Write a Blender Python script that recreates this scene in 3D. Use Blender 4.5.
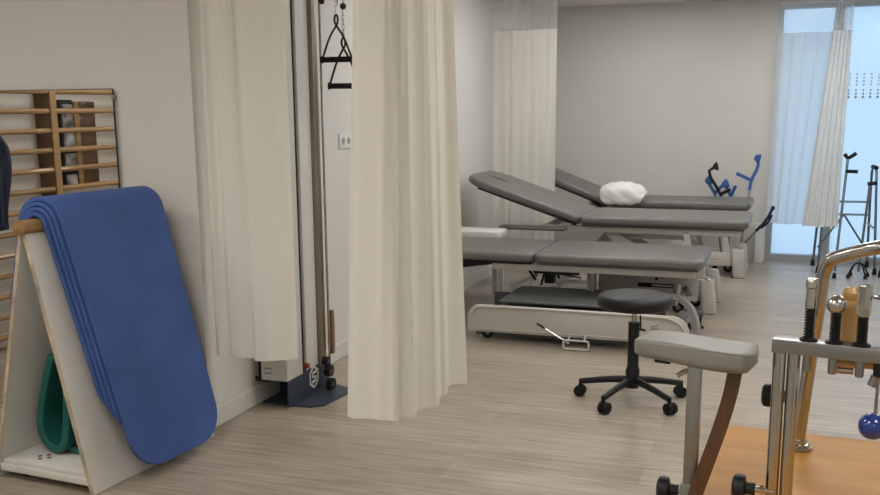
import bpy, bmesh, math, random
from mathutils import Vector, Matrix
random.seed(7)
for o in list(bpy.data.objects): bpy.data.objects.remove(o, do_unlink=True)
S = bpy.context.scene
COL = S.collection
PI = math.pi
# ------------------------------------------------------------------ camera
CAM = Vector((2.57, 0.0, 1.5)); F = 980.0; CX, CY = 440.0, 300.0
def _cam_axes():
    d1 = Vector((800-CX, -(106-CY), -F)).normalized()
    d2 = -Vector((-2320-CX, -(130-CY), -F)).normalized()
    d2 = (d2 - d1*d1.dot(d2)).normalized()
    return Matrix((d2, d1, d2.cross(d1)))
RM = _cam_axes()
cam = bpy.data.cameras.new('camera'); cam.sensor_width = 36; cam.lens = F/880*36
cam.shift_y = (CY-247.5)/880; cam.clip_start = 0.05
co = bpy.data.objects.new('camera', cam); COL.objects.link(co)
co.matrix_world = Matrix.Translation(CAM) @ RM.to_4x4()
S.camera = co
def at(px, py, Y):                       # the point of depth Y seen at a pixel
    r = RM @ Vector((px-CX, -(py-CY), -F)); return CAM + r*(Y/r.y)
# ------------------------------------------------------------------ light
S.view_settings.view_transform = 'Standard'; S.view_settings.look = 'None'
S.view_settings.exposure = 0.15; S.view_settings.gamma = 1.0
W = bpy.data.worlds.new('World'); S.world = W; W.use_nodes = True
bg = W.node_tree.nodes['Background']; bg.inputs[0].default_value = (0.54, 0.76, 1.0, 1); bg.inputs[1].default_value = 1.0
LIGHT_E = 13.5; LIGHT_C = (1.0, 0.965, 0.905)
# ------------------------------------------------------------------ materials
def mat(name, col, rough=0.6, metal=0.0, nz=0.0, nscale=8, bump=0.0, bscale=60, spec=0.5, stretch=None, coat=0.0, sheen=0.0):
    m = bpy.data.materials.new(name); m.use_nodes = True
    nt = m.node_tree; b = nt.nodes['Principled BSDF']
    b.inputs['Base Color'].default_value = (*col, 1); b.inputs['Roughness'].default_value = rough
    b.inputs['Metallic'].default_value = metal; b.inputs['Specular IOR Level'].default_value = spec
    b.inputs['Coat Weight'].default_value = coat; b.inputs['Sheen Weight'].default_value = sheen
    tc = nt.nodes.new('ShaderNodeTexCoord'); mp = nt.nodes.new('ShaderNodeMapping')
    nt.links.new(tc.outputs['Object'], mp.inputs[0])
    if stretch: mp.inputs['Scale'].default_value = stretch
    if nz > 0:
        n = nt.nodes.new('ShaderNodeTexNoise'); n.inputs['Scale'].default_value = nscale; n.inputs['Detail'].default_value = 5
        nt.links.new(mp.outputs[0], n.inputs['Vector'])
        r = nt.nodes.new('ShaderNodeValToRGB')
        r.color_ramp.elements[0].position = 0.3; r.color_ramp.elements[1].position = 0.7
        r.color_ramp.elements[0].color = (*[c*(1-nz) for c in col], 1)
        r.color_ramp.elements[1].color = (*[min(1, c*(1+nz)) for c in col], 1)
        nt.links.new(n.outputs['Fac'], r.inputs[0]); nt.links.new(r.outputs[0], b.inputs['Base Color'])
    if bump > 0:
        n2 = nt.nodes.new('ShaderNodeTexNoise'); n2.inputs['Scale'].default_value = bscale; n2.inputs['Detail'].default_value = 4
        nt.links.new(mp.outputs[0], n2.inputs['Vector'])
        bp = nt.nodes.new('ShaderNodeBump'); bp.inputs['Strength'].default_value = bump; bp.inputs['Distance'].default_value = 0.002
        nt.links.new(n2.outputs['Fac'], bp.inputs['Height']); nt.links.new(bp.outputs[0], b.inputs['Normal'])
    return m
def cloth(name, col, trans=0.35, clear=0.0):
    m = bpy.data.materials.new(name); m.use_nodes = True; nt = m.node_tree
    for n in list(nt.nodes): nt.nodes.remove(n)
    out = nt.nodes.new('ShaderNodeOutputMaterial'); d = nt.nodes.new('ShaderNodeBsdfDiffuse'); t = nt.nodes.new('ShaderNodeBsdfTranslucent')
    tc = nt.nodes.new('ShaderNodeTexCoord'); n = nt.nodes.new('ShaderNodeTexNoise'); n.inputs['Scale'].default_value = 35; n.inputs['Detail'].default_value = 6
    nt.links.new(tc.outputs['Object'], n.inputs['Vector'])
    r = nt.nodes.new('ShaderNodeValToRGB'); r.color_ramp.elements[0].color = (*[c*0.95 for c in col], 1); r.color_ramp.elements[1].color = (*col, 1)
    nt.links.new(n.outputs['Fac'], r.inputs[0])
    nt.links.new(r.outputs[0], d.inputs[0]); nt.links.new(r.outputs[0], t.inputs[0])
    mx = nt.nodes.new('ShaderNodeMixShader'); mx.inputs[0].default_value = trans
    nt.links.new(d.outputs[0], mx.inputs[1]); nt.links.new(t.outputs[0], mx.inputs[2]); last = mx
    if clear > 0:
        tr = nt.nodes.new('ShaderNodeBsdfTransparent'); m2 = nt.nodes.new('ShaderNodeMixShader'); m2.inputs[0].default_value = clear
        nt.links.new(mx.outputs[0], m2.inputs[1]); nt.links.new(tr.outputs[0], m2.inputs[2]); last = m2
    nt.links.new(last.outputs[0], out.inputs[0]); return m
def floor_mat():
    m = mat('oak_vinyl_floor', (0.4, 0.35, 0.3), 0.34, spec=0.5); nt = m.node_tree; b = nt.nodes['Principled BSDF']
    tc = nt.nodes.new('ShaderNodeTexCoord'); br = nt.nodes.new('ShaderNodeTexBrick')
    br.inputs['Scale'].default_value = 1; br.inputs['Brick Width'].default_value = 1.25; br.inputs['Row Height'].default_value = 0.19
    br.inputs['Mortar Size'].default_value = 0.0012; br.inputs['Mortar Smooth'].default_value = 0.3; br.offset = 0.37
    br.inputs['Color1'].default_value = (0.385, 0.325, 0.257, 1); br.inputs['Color2'].default_value = (0.475, 0.41, 0.334, 1); br.inputs['Mortar'].default_value = (0.25, 0.21, 0.17, 1)
    nt.links.new(tc.outputs['Object'], br.inputs['Vector'])
    mp = nt.nodes.new('ShaderNodeMapping'); mp.inputs['Scale'].default_value = (1.3, 16, 1); nt.links.new(tc.outputs['Object'], mp.inputs[0])
    n = nt.nodes.new('ShaderNodeTexNoise'); n.inputs['Scale'].default_value = 2.2; n.inputs['Detail'].default_value = 8; n.inputs['Roughness'].default_value = 0.65
    nt.links.new(mp.outputs[0], n.inputs['Vector'])
    r = nt.nodes.new('ShaderNodeValToRGB'); r.color_ramp.elements[0].position = 0.32; r.color_ramp.elements[1].position = 0.68
    r.color_ramp.elements[0].color = (0.56, 0.55, 0.54, 1); r.color_ramp.elements[1].color = (1.12, 1.12, 1.12, 1); nt.links.new(n.outputs['Fac'], r.inputs[0])
    mx = nt.nodes.new('ShaderNodeMix'); mx.data_type = 'RGBA'; mx.blend_type = 'MULTIPLY'; mx.inputs[0].default_value = 0.9
    nt.links.new(br.outputs['Color'], mx.inputs[6]); nt.links.new(r.outputs[0], mx.inputs[7]); nt.links.new(mx.outputs[2], b.inputs['Base Color'])
    bp = nt.nodes.new('ShaderNodeBump'); bp.inputs['Strength'].default_value = 0.15; bp.inputs['Distance'].default_value = 0.001
    nt.links.new(n.outputs['Fac'], bp.inputs['Height']); nt.links.new(bp.outputs[0], b.inputs['Normal'])
    return m
def wood(name, c1, c2, rough=0.4, axis='x', scale=3, coat=0.3):
    m = mat(name, c1, rough, coat=coat); nt = m.node_tree; b = nt.nodes['Principled BSDF']
    tc = nt.nodes.new('ShaderNodeTexCoord'); mp = nt.nodes.new('ShaderNodeMapping')
    s = {'x': (1, 12, 12), 'y': (12, 1, 12), 'z': (12, 12, 1)}[axis]; mp.inputs['Scale'].default_value = s
    nt.links.new(tc.outputs['Object'], mp.inputs[0])
    n = nt.nodes.new('ShaderNodeTexNoise'); n.inputs['Scale'].default_value = scale; n.inputs['Detail'].default_value = 6; nt.links.new(mp.outputs[0], n.inputs['Vector'])
    r = nt.nodes.new('ShaderNodeValToRGB'); r.color_ramp.elements[0].position = 0.3; r.color_ramp.elements[1].position = 0.7
    r.color_ramp.elements[0].color = (*c1, 1); r.color_ramp.elements[1].color = (*c2, 1)
    nt.links.new(n.outputs['Fac'], r.inputs[0]); nt.links.new(r.outputs[0], b.inputs['Base Color']); return m
M = {}
M['wall'] = mat('wall_paint', (0.66, 0.645, 0.61), 0.9, nz=0.015, nscale=3, bump=0.15, bscale=180, spec=0.2)
M['ceil'] = mat('ceiling_paint', (0.74, 0.72, 0.69), 0.9, spec=0.2)
M['skirt'] = mat('skirting_white', (0.66, 0.64, 0.61), 0.45)
M['floor'] = floor_mat()
M['curtain'] = cloth('curtain_cream', (0.87, 0.85, 0.775), 0.25)
M['curtain2'] = cloth('curtain_back', (0.85, 0.83, 0.76), 0.3)
M['net'] = cloth('curtain_net', (0.76, 0.74, 0.70), 0.3, 0.45)
M['sheer'] = cloth('window_curtain_thin', (0.92, 0.92, 0.92), 0.75, 0.08)
M['thick'] = cloth('window_curtain_gathered', (0.84, 0.84, 0.81), 0.38)
M['wnet'] = cloth('window_net', (0.80, 0.80, 0.80), 0.5, 0.72)
M['alu'] = mat('window_aluminium', (0.42, 0.46, 0.50), 0.4, 0.3)
M['white'] = mat('white_laminate', (0.62, 0.60, 0.555), 0.5, nz=0.05, nscale=5)
M['edge'] = mat('worn_board_edge', (0.42, 0.34, 0.25), 0.8, nz=0.45, nscale=9)
M['whitepl'] = mat('white_plastic', (0.70, 0.70, 0.67), 0.4)
M['ivory'] = mat('ivory_powder_coat', (0.52, 0.50, 0.46), 0.4, nz=0.03)
M['ivory_d'] = mat('grey_powder_coat', (0.30, 0.295, 0.28), 0.45, nz=0.03)
M['vinyl'] = mat('grey_vinyl', (0.135, 0.130, 0.122), 0.38, nz=0.06, nscale=6, bump=0.25, bscale=400, spec=0.6)
M['vinyl_l'] = mat('pale_grey_vinyl', (0.215, 0.21, 0.185), 0.42, nz=0.08, nscale=14, bump=0.3, bscale=300)
M['plate'] = mat('dark_grey_cover', (0.10, 0.105, 0.105), 0.5)
M['black'] = mat('black_plastic', (0.010, 0.010, 0.011), 0.42, spec=0.3)
M['blackv'] = mat('black_vinyl', (0.011, 0.011, 0.014), 0.42, nz=0.2, bump=0.2, bscale=300, spec=0.32)
M['rubber'] = mat('black_rubber', (0.012, 0.012, 0.013), 0.7, spec=0.25)
M['steel'] = mat('chromed_steel', (0.46, 0.45, 0.43), 0.14, 1.0)
M['steel_s'] = mat('satin_steel', (0.30, 0.30, 0.29), 0.32, 1.0)
M['dsteel'] = mat('grey_satin_tube', (0.17, 0.20, 0.23), 0.35, 0.7)
M['chrome_b'] = mat('bright_chrome', (0.85, 0.85, 0.84), 0.2, 1.0)
M['rail'] = mat('tan_reflection_metal', (0.30, 0.26, 0.20), 0.35, 0.7, nz=0.25, nscale=3, stretch=(1, 1, 0.3))  # tan tone and streaks put a brown reflection into the colour
M['navy'] = mat('navy_steel', (0.028, 0.038, 0.062), 0.45, nz=0.15, nscale=10)
M['navyc'] = mat('navy_fabric', (0.012, 0.018, 0.05), 0.8, nz=0.3)
M['blue'] = mat('blue_foam', (0.045, 0.095, 0.29), 0.62, nz=0.13, nscale=5, bump=0.35, bscale=220, spec=0.35)
M['green'] = mat('green_foam', (0.006, 0.105, 0.088), 0.7, nz=0.15, nscale=6, bump=0.3, bscale=200)
M['crutch'] = mat('blue_crutch_plastic', (0.03, 0.11, 0.36), 0.4)
M['ballblue'] = mat('glossy_blue', (0.012, 0.04, 0.22), 0.15, coat=0.5)
M['beech'] = wood('beech', (0.28, 0.165, 0.07), (0.40, 0.25, 0.115), 0.45, 'y')
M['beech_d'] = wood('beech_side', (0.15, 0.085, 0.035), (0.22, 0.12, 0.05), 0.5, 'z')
M['bar'] = wood('stand_bar_wood', (0.20, 0.11, 0.045), (0.31, 0.18, 0.075), 0.55, 'y', coat=0.0)
M['table'] = wood('honey_laminate', (0.50, 0.235, 0.045), (0.62, 0.325, 0.075), 0.45, 'x', 1.6, coat=0.0); M['table'].node_tree.nodes['Principled BSDF'].inputs['Specular IOR Level'].default_value = 0.25
M['mahog'] = wood('red_brown_wood', (0.05, 0.02, 0.008), (0.10, 0.042, 0.016), 0.35, 'z', 4)
M['turned'] = wood('turned_wood', (0.46, 0.25, 0.08), (0.62, 0.38, 0.15), 0.35, 'z', 4)
M['doorwood'] = wood('brown_board', (0.09, 0.04, 0.018), (0.13, 0.06, 0.028), 0.5, 'z')
M['pillow'] = mat('white_cotton', (0.78, 0.78, 0.76), 0.9, bump=0.5, bscale=25)
M['red'] = mat('dull_red', (0.25, 0.04, 0.02), 0.5)
M['print'] = mat('pale_mark', (0.72, 0.72, 0.70), 0.5)
M['grey'] = mat('mid_grey_mark', (0.22, 0.22, 0.21), 0.5)
M['photo'] = mat('black_white_print', (0.28, 0.28, 0.28), 0.5, nz=0.95, nscale=14)
def mirror_mat():
    m = mat('mirror_glass', (0.80, 0.79, 0.76), 0.0, 1.0); return m
M['mirror'] = mirror_mat()
def glass_mat():
    m = bpy.data.materials.new('frosted_pane'); m.use_nodes = True; nt = m.node_tree
    for n in list(nt.nodes): nt.nodes.remove(n)
    out = nt.nodes.new('ShaderNodeOutputMaterial'); t = nt.nodes.new('ShaderNodeBsdfTransparent'); tl = nt.nodes.new('ShaderNodeBsdfTranslucent')
    tl.inputs[0].default_value = (0.93, 0.97, 1, 1); t.inputs[0].default_value = (0.97, 0.99, 1, 1)
    mx = nt.nodes.new('ShaderNodeMixShader'); mx.inputs[0].default_value = 0.35
    nt.links.new(t.outputs[0], mx.inputs[1]); nt.links.new(tl.outputs[0], mx.inputs[2])
    g = nt.nodes.new('ShaderNodeBsdfGlossy'); g.inputs['Roughness'].default_value = 0.15
    m2 = nt.nodes.new('ShaderNodeMixShader'); m2.inputs[0].default_value = 0.04
    nt.links.new(mx.outputs[0], m2.inputs[1]); nt.links.new(g.outputs[0], m2.inputs[2]); nt.links.new(m2.outputs[0], out.inputs[0]); return m
M['glass'] = glass_mat()
def emit(name, c, s):
    m = bpy.data.materials.new(name); m.use_nodes = True; nt = m.node_tree
    b = nt.nodes['Principled BSDF']; b.inputs['Base Color'].default_value = (0.8, 0.8, 0.8, 1)
    b.inputs['Emission Color'].default_value = (*c, 1); b.inputs['Emission Strength'].default_value = s; return m
M['fill_lamp'] = emit('fill_diffuser', LIGHT_C, LIGHT_E); M['fill_lamp_cool'] = emit('fill_diffuser_neutral', (1.0, 0.985, 0.96), LIGHT_E*0.62)
# ------------------------------------------------------------------ helpers
def new(): return bmesh.new()
def _merge(bm, tmp, mt=None):
    if mt is not None: tmp.transform(mt)
    me = bpy.data.meshes.new('t'); tmp.to_mesh(me); tmp.free(); bm.from_mesh(me); bpy.data.meshes.remove(me)
def box(bm, x0, x1, y0, y1, z0, z1, bev=0.0, seg=2, mt=None):
    t = new(); bmesh.ops.create_cube(t, size=1)
    for v in t.verts: v.co = Vector(((x0+x1)/2+v.co.x*(x1-x0), (y0+y1)/2+v.co.y*(y1-y0), (z0+z1)/2+v.co.z*(z1-z0)))
    if bev > 0: bmesh.ops.bevel(t, geom=list(t.edges), offset=bev, segments=seg, profile=0.5, affect='EDGES')
    _merge(bm, t, mt)
def prism(bm, poly, h0, h1, mt=None, bev=0.0, seg=2):       # polygon in XY, from z=h0 to h1
    t = new(); a = [t.verts.new((p[0], p[1], h0)) for p in poly]; b = [t.verts.new((p[0], p[1], h1)) for p in poly]
    t.faces.new(a[::-1]); t.faces.new(b); n = len(poly)
    for i in range(n): t.faces.new((a[i], a[(i+1) % n], b[(i+1) % n], b[i]))
    bmesh.ops.recalc_face_normals(t, faces=list(t.faces))
    if bev > 0:
        ed = [e for e in t.edges if abs(e.verts[0].co.z-e.verts[1].co.z) < 1e-6]
        bmesh.ops.bevel(t, geom=ed, offset=bev, segments=seg, profile=0.5, affect='EDGES')
    _merge(bm, t, mt)
def rrect(x0, x1, y0, y1, r, n=6, rs=None):                  # rounded rectangle; rs = radii of the four corners
    rs = rs or (r, r, r, r); out = []
    for (cx, cy, a0, q) in ((x1, y1, 0, rs[0]), (x0, y1, 90, rs[1]), (x0, y0, 180, rs[2]), (x1, y0, 270, rs[3])):
        sx = -1 if cx == x1 else 1; sy = -1 if cy == y1 else 1
        for k in range(n+1):
            a = math.radians(a0+90*k/n); out.append((cx+sx*q+q*math.cos(a), cy+sy*q+q*math.sin(a)))
    return out
def _smooth(pts, it=2):
    pts = [Vector(p) for p in pts]
    for _ in range(it):
        q = [pts[0]]
        for a, b in zip(pts[:-1], pts[1:]): q += [a*0.75+b*0.25, a*0.25+b*0.75]
        q.append(pts[-1]); pts = q
    return pts
def tube(bm, pts, r, seg=10, sm=0, closed=False, square=None, r2=None):
    pts = _smooth(pts, sm) if sm else [Vector(p) for p in pts]
    n = len(pts); rings = []; up = None
    for i, p in enumerate(pts):
        if closed: d = (pts[(i+1) % n]-pts[i-1]).normalized()
        else: d = (pts[min(i+1, n-1)]-pts[max(i-1, 0)]).normalized()
        if up is None:
            up = Vector((0, 0, 1)) if abs(d.z) < 0.9 else Vector((0, 1, 0))
        s = d.cross(up); s.normalize(); up = s.cross(d).normalized()
        rr = r if r2 is None else r+(r2-r)*i/(n-1)
        if square: ring = [bm.verts.new(p+s*a*square[0]+up*b*square[1]) for a, b in ((1, 1), (-1, 1), (-1, -1), (1, -1))]
        else: ring = [bm.verts.new(p+(s*math.cos(2*PI*k/seg)+up*math.sin(2*PI*k/seg))*rr) for k in range(seg)]
        rings.append(ring)
    m = len(rings[0])
    for i in range(n if closed else n-1):
        a = rings[i]; b = rings[(i+1) % n]
        for k in range(m): bm.faces.new((a[k], a[(k+1) % m], b[(k+1) % m], b[k]))
    if not closed: bm.faces.new(rings[0][::-1]); bm.faces.new(rings[-1])
def lathe(bm, prof, seg=24, mt=None):                        # prof [(r,z)]
    t = new(); rings = []
    for r, z in prof:
        if r < 1e-6: rings.append([t.verts.new((0, 0, z))])
        else: rings.append([t.verts.new((r*math.cos(2*PI*k/seg), r*math.sin(2*PI*k/seg), z)) for k in range(seg)])
    for a, b in zip(rings[:-1], rings[1:]):
        for k in range(seg):
            k2 = (k+1) % seg
            if len(a) == 1 and len(b) == 1: continue
            if len(a) == 1: t.faces.new((a[0], b[k2], b[k]))
            elif len(b) == 1: t.faces.new((a[k], a[k2], b[0]))
            else: t.faces.new((a[k], a[k2], b[k2], b[k]))
    for rg, fl in ((rings[0], 1), (rings[-1], 0)):
        if len(rg) > 1: t.faces.new(rg[::-1] if fl else rg)
    bmesh.ops.recalc_face_normals(t, faces=list(t.faces)); _merge(bm, t, mt)
def ball(bm, c, r, sc=(1, 1, 1)):
    t = new(); bmesh.ops.create_uvsphere(t, u_segments=20, v_segments=12, radius=r)
    _merge(bm, t, Matrix.Translation(c) @ Matrix.Diagonal((*sc, 1)))
def frame(o, z):                                             # matrix with local z along a direction
    z = Vector(z).normalized(); q = Vector((0, 0, 1)).rotation_difference(z); return Matrix.Translation(o) @ q.to_matrix().to_4x4()
def obj(name, bm, m, parent=None, smooth=True, ang=35):
    bmesh.ops.recalc_face_normals(bm, faces=list(bm.faces))
    me = bpy.data.meshes.new(name); bm.to_mesh(me); bm.free()
    if smooth:
        for p in me.polygons: p.use_smooth = True
        me.set_sharp_from_angle(angle=math.radians(ang))
    me.materials.append(M[m] if isinstance(m, str) else m)
    o = bpy.data.objects.new(name, me); COL.objects.link(o)
    if parent: o.parent = parent
    return o
def thing(name, label, cat, loc=(0, 0, 0), rz=0.0, group=None):
    o = bpy.data.objects.new(name, None); o.empty_display_size = 0.1; COL.objects.link(o)
    o.location = loc; o.rotation_euler = (0, 0, rz); o['label'] = label; o['category'] = cat
    if group: o['group'] = group
    return o
def tag(o, label, cat, group=None, kind=None):
    if label: o['label'] = label
    if cat: o['category'] = cat
    if group: o['group'] = group
    if kind: o['kind'] = kind
    return o
def struct(name, bm, m, parent=None, label=None):
    o = obj(name, bm, m, parent, smooth=False)
    if not parent: o['kind'] = 'structure'
    if label: o['label'] = label
    return o
def local(par, p):                                            # world point -> coordinates of a thing
    return (Matrix.Translation(par.location) @ par.rotation_euler.to_matrix().to_4x4()).inverted() @ Vector(p)
# ================================================================== SETTING
YB = 10.15; YR = 3.85; XL = -2.2; XR = 4.5; YF = -2.6; HC = 2.505
WX0, WX1, WZ1 = 2.325, 4.30, 2.44          # window opening in the back wall
b = new(); box(b, XL-0.2, XR+0.2, YF-0.2, YB+0.2, -0.1, 0.0); struct('floor', b, 'floor', label='pale greyish oak plank floor')
b = new(); box(b, XL-0.2, XR+0.2, YF-0.2, YB+0.2, HC, HC+0.1); struct('ceiling', b, 'ceil', label='white ceiling')
b = new(); box(b, -0.15, 0, YR+0.0, YB, 0, HC); struct('wall_left', b, 'wall', label='grey painted wall along the treatment beds')
b = new(); box(b, XL, -0.15, YR, YR+0.15, 0, HC); struct('wall_return', b, 'wall', label='grey wall carrying the mirror')
b = new(); box(b, XL-0.15, XL, YF, YR+0.15, 0, HC); struct('wall_far_left', b, 'wall')
b = new(); box(b, XR, XR+0.15, YF, YB+0.15, 0, HC); struct('wall_right', b, 'wall')
b = new(); box(b, XL-0.15, XR+0.15, YF-0.15, YF, 0, HC); struct('wall_front', b, 'wall')
b = new(); box(b, -0.15, WX0, YB, YB+0.15, 0, HC); box(b, WX1, XR, YB, YB+0.15, 0, HC); box(b, WX0, WX1, YB, YB+0.15, WZ1, HC)
struct('wall_back', b, 'wall', label='grey painted back wall left of the window')
def skirt(nm, x0, x1, y0, y1):
    b = new(); box(b, x0, x1, y0, y1, 0, 0.10, 0.004, 1); struct(nm, b, 'skirt', label='white skirting board')
skirt('baseboard_left', 0, 0.014, YR, YB); skirt('baseboard_return', XL+0.014, 0, YR-0.014, YR)
skirt('baseboard_back', 0.014, WX0-0.01, YB-0.014, YB); skirt('baseboard_far_left', XL, XL+0.014, YF+0.014, YR-0.014)
# window
wn = thing('window_1', 'tall frosted window wall with grey frame', 'window', ((WX0+WX1)/2, YB, 0)); wn['kind'] = 'structure'; del wn['category']
ox = -(WX0+WX1)/2
b = new()
box(b, WX0+ox, WX0+0.055+ox, 0.0, 0.09, 0, WZ1); box(b, WX1-0.06+ox, WX1+ox, 0.0, 0.09, 0, WZ1)
box(b, WX0+0.055+ox, WX1-0.06+ox, 0.0, 0.09, 0, 0.065); box(b, WX0+0.055+ox, WX1-0.06+ox, 0.0, 0.09, 2.40, WZ1)
obj('window_frame', b, 'alu', wn, smooth=False)
b = new(); box(b, WX0+0.06+ox, 2.87+ox, 0.01, 0.06, 2.085, 2.115); obj('transom', b, 'alu', wn, smooth=False)
b = new(); box(b, 2.835+ox, 2.915+ox, 0.01, 0.07, 0.065, 2.40); obj('mullion', b, 'alu', wn, smooth=False)
b = new(); box(b, WX0+0.055+ox, WX1-0.06+ox, 0.045, 0.051, 0.06, 2.40); obj('pane', b, 'glass', wn, smooth=False)
b = new(); b2 = new()
for r in range(7):
    for c in range(10):
        x = 2.995+c*0.063+ox; z = 1.788-r*0.0315+(0 if r < 4 else -0.02)
        t = b2 if r < 4 else b
        lathe(t, [(0.0, 0), (0.0095 if r < 4 else 0.008+0.0015*(r-4), 0), (0.0095 if r < 4 else 0.008+0.0015*(r-4), 0.001), (0, 0.001)], 10, Matrix.Translation((x, 0.043, z)) @ Matrix.Rotation(PI/2, 4, 'X'))
obj('film_dots', b, 'grey', wn, smooth=False); obj('film_dots', b2, 'whitepl', wn, smooth=False)
# unseen ceiling panels, added to brighten the room (above the frame)
def fill_lamp(x, y, lab):
    t = thing('added_ceiling_light', lab, 'added ceiling light', (x, y, HC), group='added ceiling panels')
    b = new(); s = 0.3
    for q in ((-s, s, -s, -s+0.015), (-s, s, s-0.015, s), (-s, -s+0.015, -s+0.015, s-0.015), (s-0.015, s, -s+0.015, s-0.015)): box(b, q[0], q[1], q[2], q[3], -0.012, -0.0005)
    obj('frame', b, 'whitepl', t, smooth=False)
    b = new(); box(b, -s+0.016, s-0.016, -s+0.016, s-0.016, -0.009, -0.001); obj('diffuser', b, 'fill_lamp' if y < 5 else 'fill_lamp_cool', t, smooth=False)
FILL_LAMP_XY = [(0.4, 1.9), (-1.3, 2.2), (3.4, 1.0), (1.5, 0.6), (-1.3, 0.0), (0.2, -0.6), (1.7, -1.6), (3.2, -1.6), (2.2, 4.4), (3.7, 4.4), (0.8, 5.9), (2.3, 5.9), (3.7, 5.9), (0.9, 7.5), (2.3, 7.5), (3.7, 7.5), (1.2, 9.0), (2.6, 9.0)]
for x, y in FILL_LAMP_XY: fill_lamp(x, y, 'unseen square ceiling panel added to brighten the room')
# ================================================================== MIRROR and what it reflects
MX0, MX1, MZ0, MZ1 = -1.72, -0.412, 0.012, 1.603
t = thing('wall_mirror', 'large wall mirror reflecting wooden wall bars, behind the mat stand', 'mirror', ((MX0+MX1)/2, YR-0.015, MZ0))
hw = (MX1-MX0)/2; hh = MZ1-MZ0
b = new(); box(b, -hw+0.002, hw-0.002, -0.006, -0.001, 0.003, hh-0.003); obj('mirror_glass', b, 'mirror', t, smooth=False)
b = new()
box(b, -hw, hw, -0.0065, 0.0, hh-0.003, hh); box(b, -hw, hw, -0.0065, 0.0, 0, 0.003); box(b, -hw, -hw+0.002, -0.0065, 0.0, 0.003, hh-0.003); box(b, hw-0.002, hw, -0.0065, 0.0, 0.003, hh-0.003)
obj('edge_trim', b, 'black', t, smooth=False)
b = new(); box(b, hw-0.008, hw+0.006, -0.010, 0.012, hh-0.05, hh-0.03, 0.002); obj('clip', b, 'steel_s', t)
# wall bars on the far left wall, seen in the mirror
t = thing('wall_bars', 'wooden wall bars on the far left wall, seen reflected in the mirror', 'wall bars', (XL, 2.322, 0))
for y in (-0.89, 0.0, 0.89):
    b = new(); box(b, 0, 0.13, y-0.028, y+0.028, 0, 2.35, 0.004); o = obj('upright', b, 'beech_d', t)
    b = new(); box(b, 0.1305, 0.136, y-0.028, y+0.028, 0, 2.35); obj('front_edge', b, 'beech', o)
for k in range(17):
    z = 1.632-0.1280*(12-k)
    for s in (-1, 1):
        b = new(); tube(b, [(0.112, s*0.03, z), (0.112, s*0.86, z)], 0.018, 10); obj('rung', b, 'beech', t)
t = thing('display_board', 'brown framed board with black and white pictures, seen in the mirror', 'board', (XL, 1.955, 0.98))
b = new(); box(b, 0.0, 0.03, -0.17, 0.0, 0, 0.59, 0.002); obj('panel', b, 'doorwood', t)
b = new(); box(b, 0.0, 0.035, 0.0, 0.05, 0, 0.59, 0.002); obj('post', b, 'beech', t)
for z0, z1 in ((0.40, 0.57), (0.25, 0.375), (0.12, 0.235), (0.0, 0.09)):
    b = new(); box(b, 0.0, 0.025, 0.052, 0.16, z0, z1, 0.002); obj('picture', b, 'photo', t)
b = new(); box(b, 0.0, 0.02, 0.05, 0.18, -0.012, 0.60, 0.001); obj('backing', b, 'black', t)
# jacket hung on the bars
b = new(); random.seed(3)
g = []
for i in range(15):
    row = []
    for j in range(25):
        u = i/14; v = j/24; ww = 0.16+0.03*math.sin(v*5)-(0.06*(1-v*6) if v < 0.16 else 0)
        row.append(b.verts.new((0.160+0.012*math.sin(u*20+v*3)+0.02*v, (u-0.5)*2*ww, -0.60*v)))
    g.append(row)
for i in range(14):
    for j in range(24): b.faces.new((g[i][j], g[i+1][j], g[i+1][j+1], g[i][j+1]))
o = obj('hanging_jacket', b, 'navyc'); md = o.modifiers.new('s', 'SOLIDIFY'); md.thickness = 0.02; md.offset = 1
o.location = (XL, 2.99, 1.385); tag(o, 'dark navy jacket hung on the wall bars, at the left edge of the mirror', 'jacket')
# ================================================================== MAT STAND and mats
SR = math.radians(-4); SO = (-0.240, 3.008, 0)
st = thing('mat_stand', 'white a-frame board stand holding the draped blue mats', 'stand', SO, SR)
DV = 0.785; HA = 1.06
def slant(sign):
    b = new(); ub = 0.265*sign-0.006; ut = -0.004+0.016*sign; th = 0.018
    dx, dz = (ut-ub), HA; L = math.hypot(dx, dz); nx, nz_ = dz/L*sign, -dx/L*sign
    p = [(ub, 0.002), (ut, HA-0.015), (ut-nx*th, HA-0.015), (ub-nx*th, 0.002)]
    mt = Matrix(((1, 0, 0, 0), (0, 0, 1, 0), (0, 1, 0, 0), (0, 0, 0, 1)))
    prism(b, p, 0.0, DV, mt); return b, p, mt
for sg in (-1, 1):
    bb, p, mt = slant(sg); o = obj('side_panel', bb, 'white', st, smooth=False)
    b = new(); prism(b, [(x, z) for x, z in p], -0.0025, -0.0002, mt); obj('edge_band', b, 'edge', o, smooth=False)
b = new(); box(b, -0.232, 0.232, 0.01, DV-0.01, 0.067, 0.083, 0.001); sh = obj('shelf_board', b, 'white', st)
b = new(); box(b, -0.240, 0.240, 0.0, 0.016, 0.035, 0.066, 0.001); obj('front_rail', b, 'white', st)
for (hx, hy) in ((-0.11, 0.09), (-0.085, 0.065), (-0.085, 0.115), (-0.06, 0.09), (0.18, 0.08), (-0.0, 0.62), (0.15, 0.62)):
    b = new(); lathe(b, [(0, 0.0832), (0.010, 0.0832), (0.010, 0.0836), (0, 0.0836)], 12, Matrix.Translation((hx, hy, 0))); obj('drill_hole', b, 'black', sh, smooth=False)
b = new(); prism(b, rrect(-0.036, 0.028, HA-0.028, HA+0.028, 0.024), -0.015, DV+0.01, Matrix(((1, 0, 0, 0), (0, 0, 1, 0), (0, 1, 0, 0), (0, 0, 0, 1))), 0.003)
obj('top_bar', b, 'bar', st)
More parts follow.
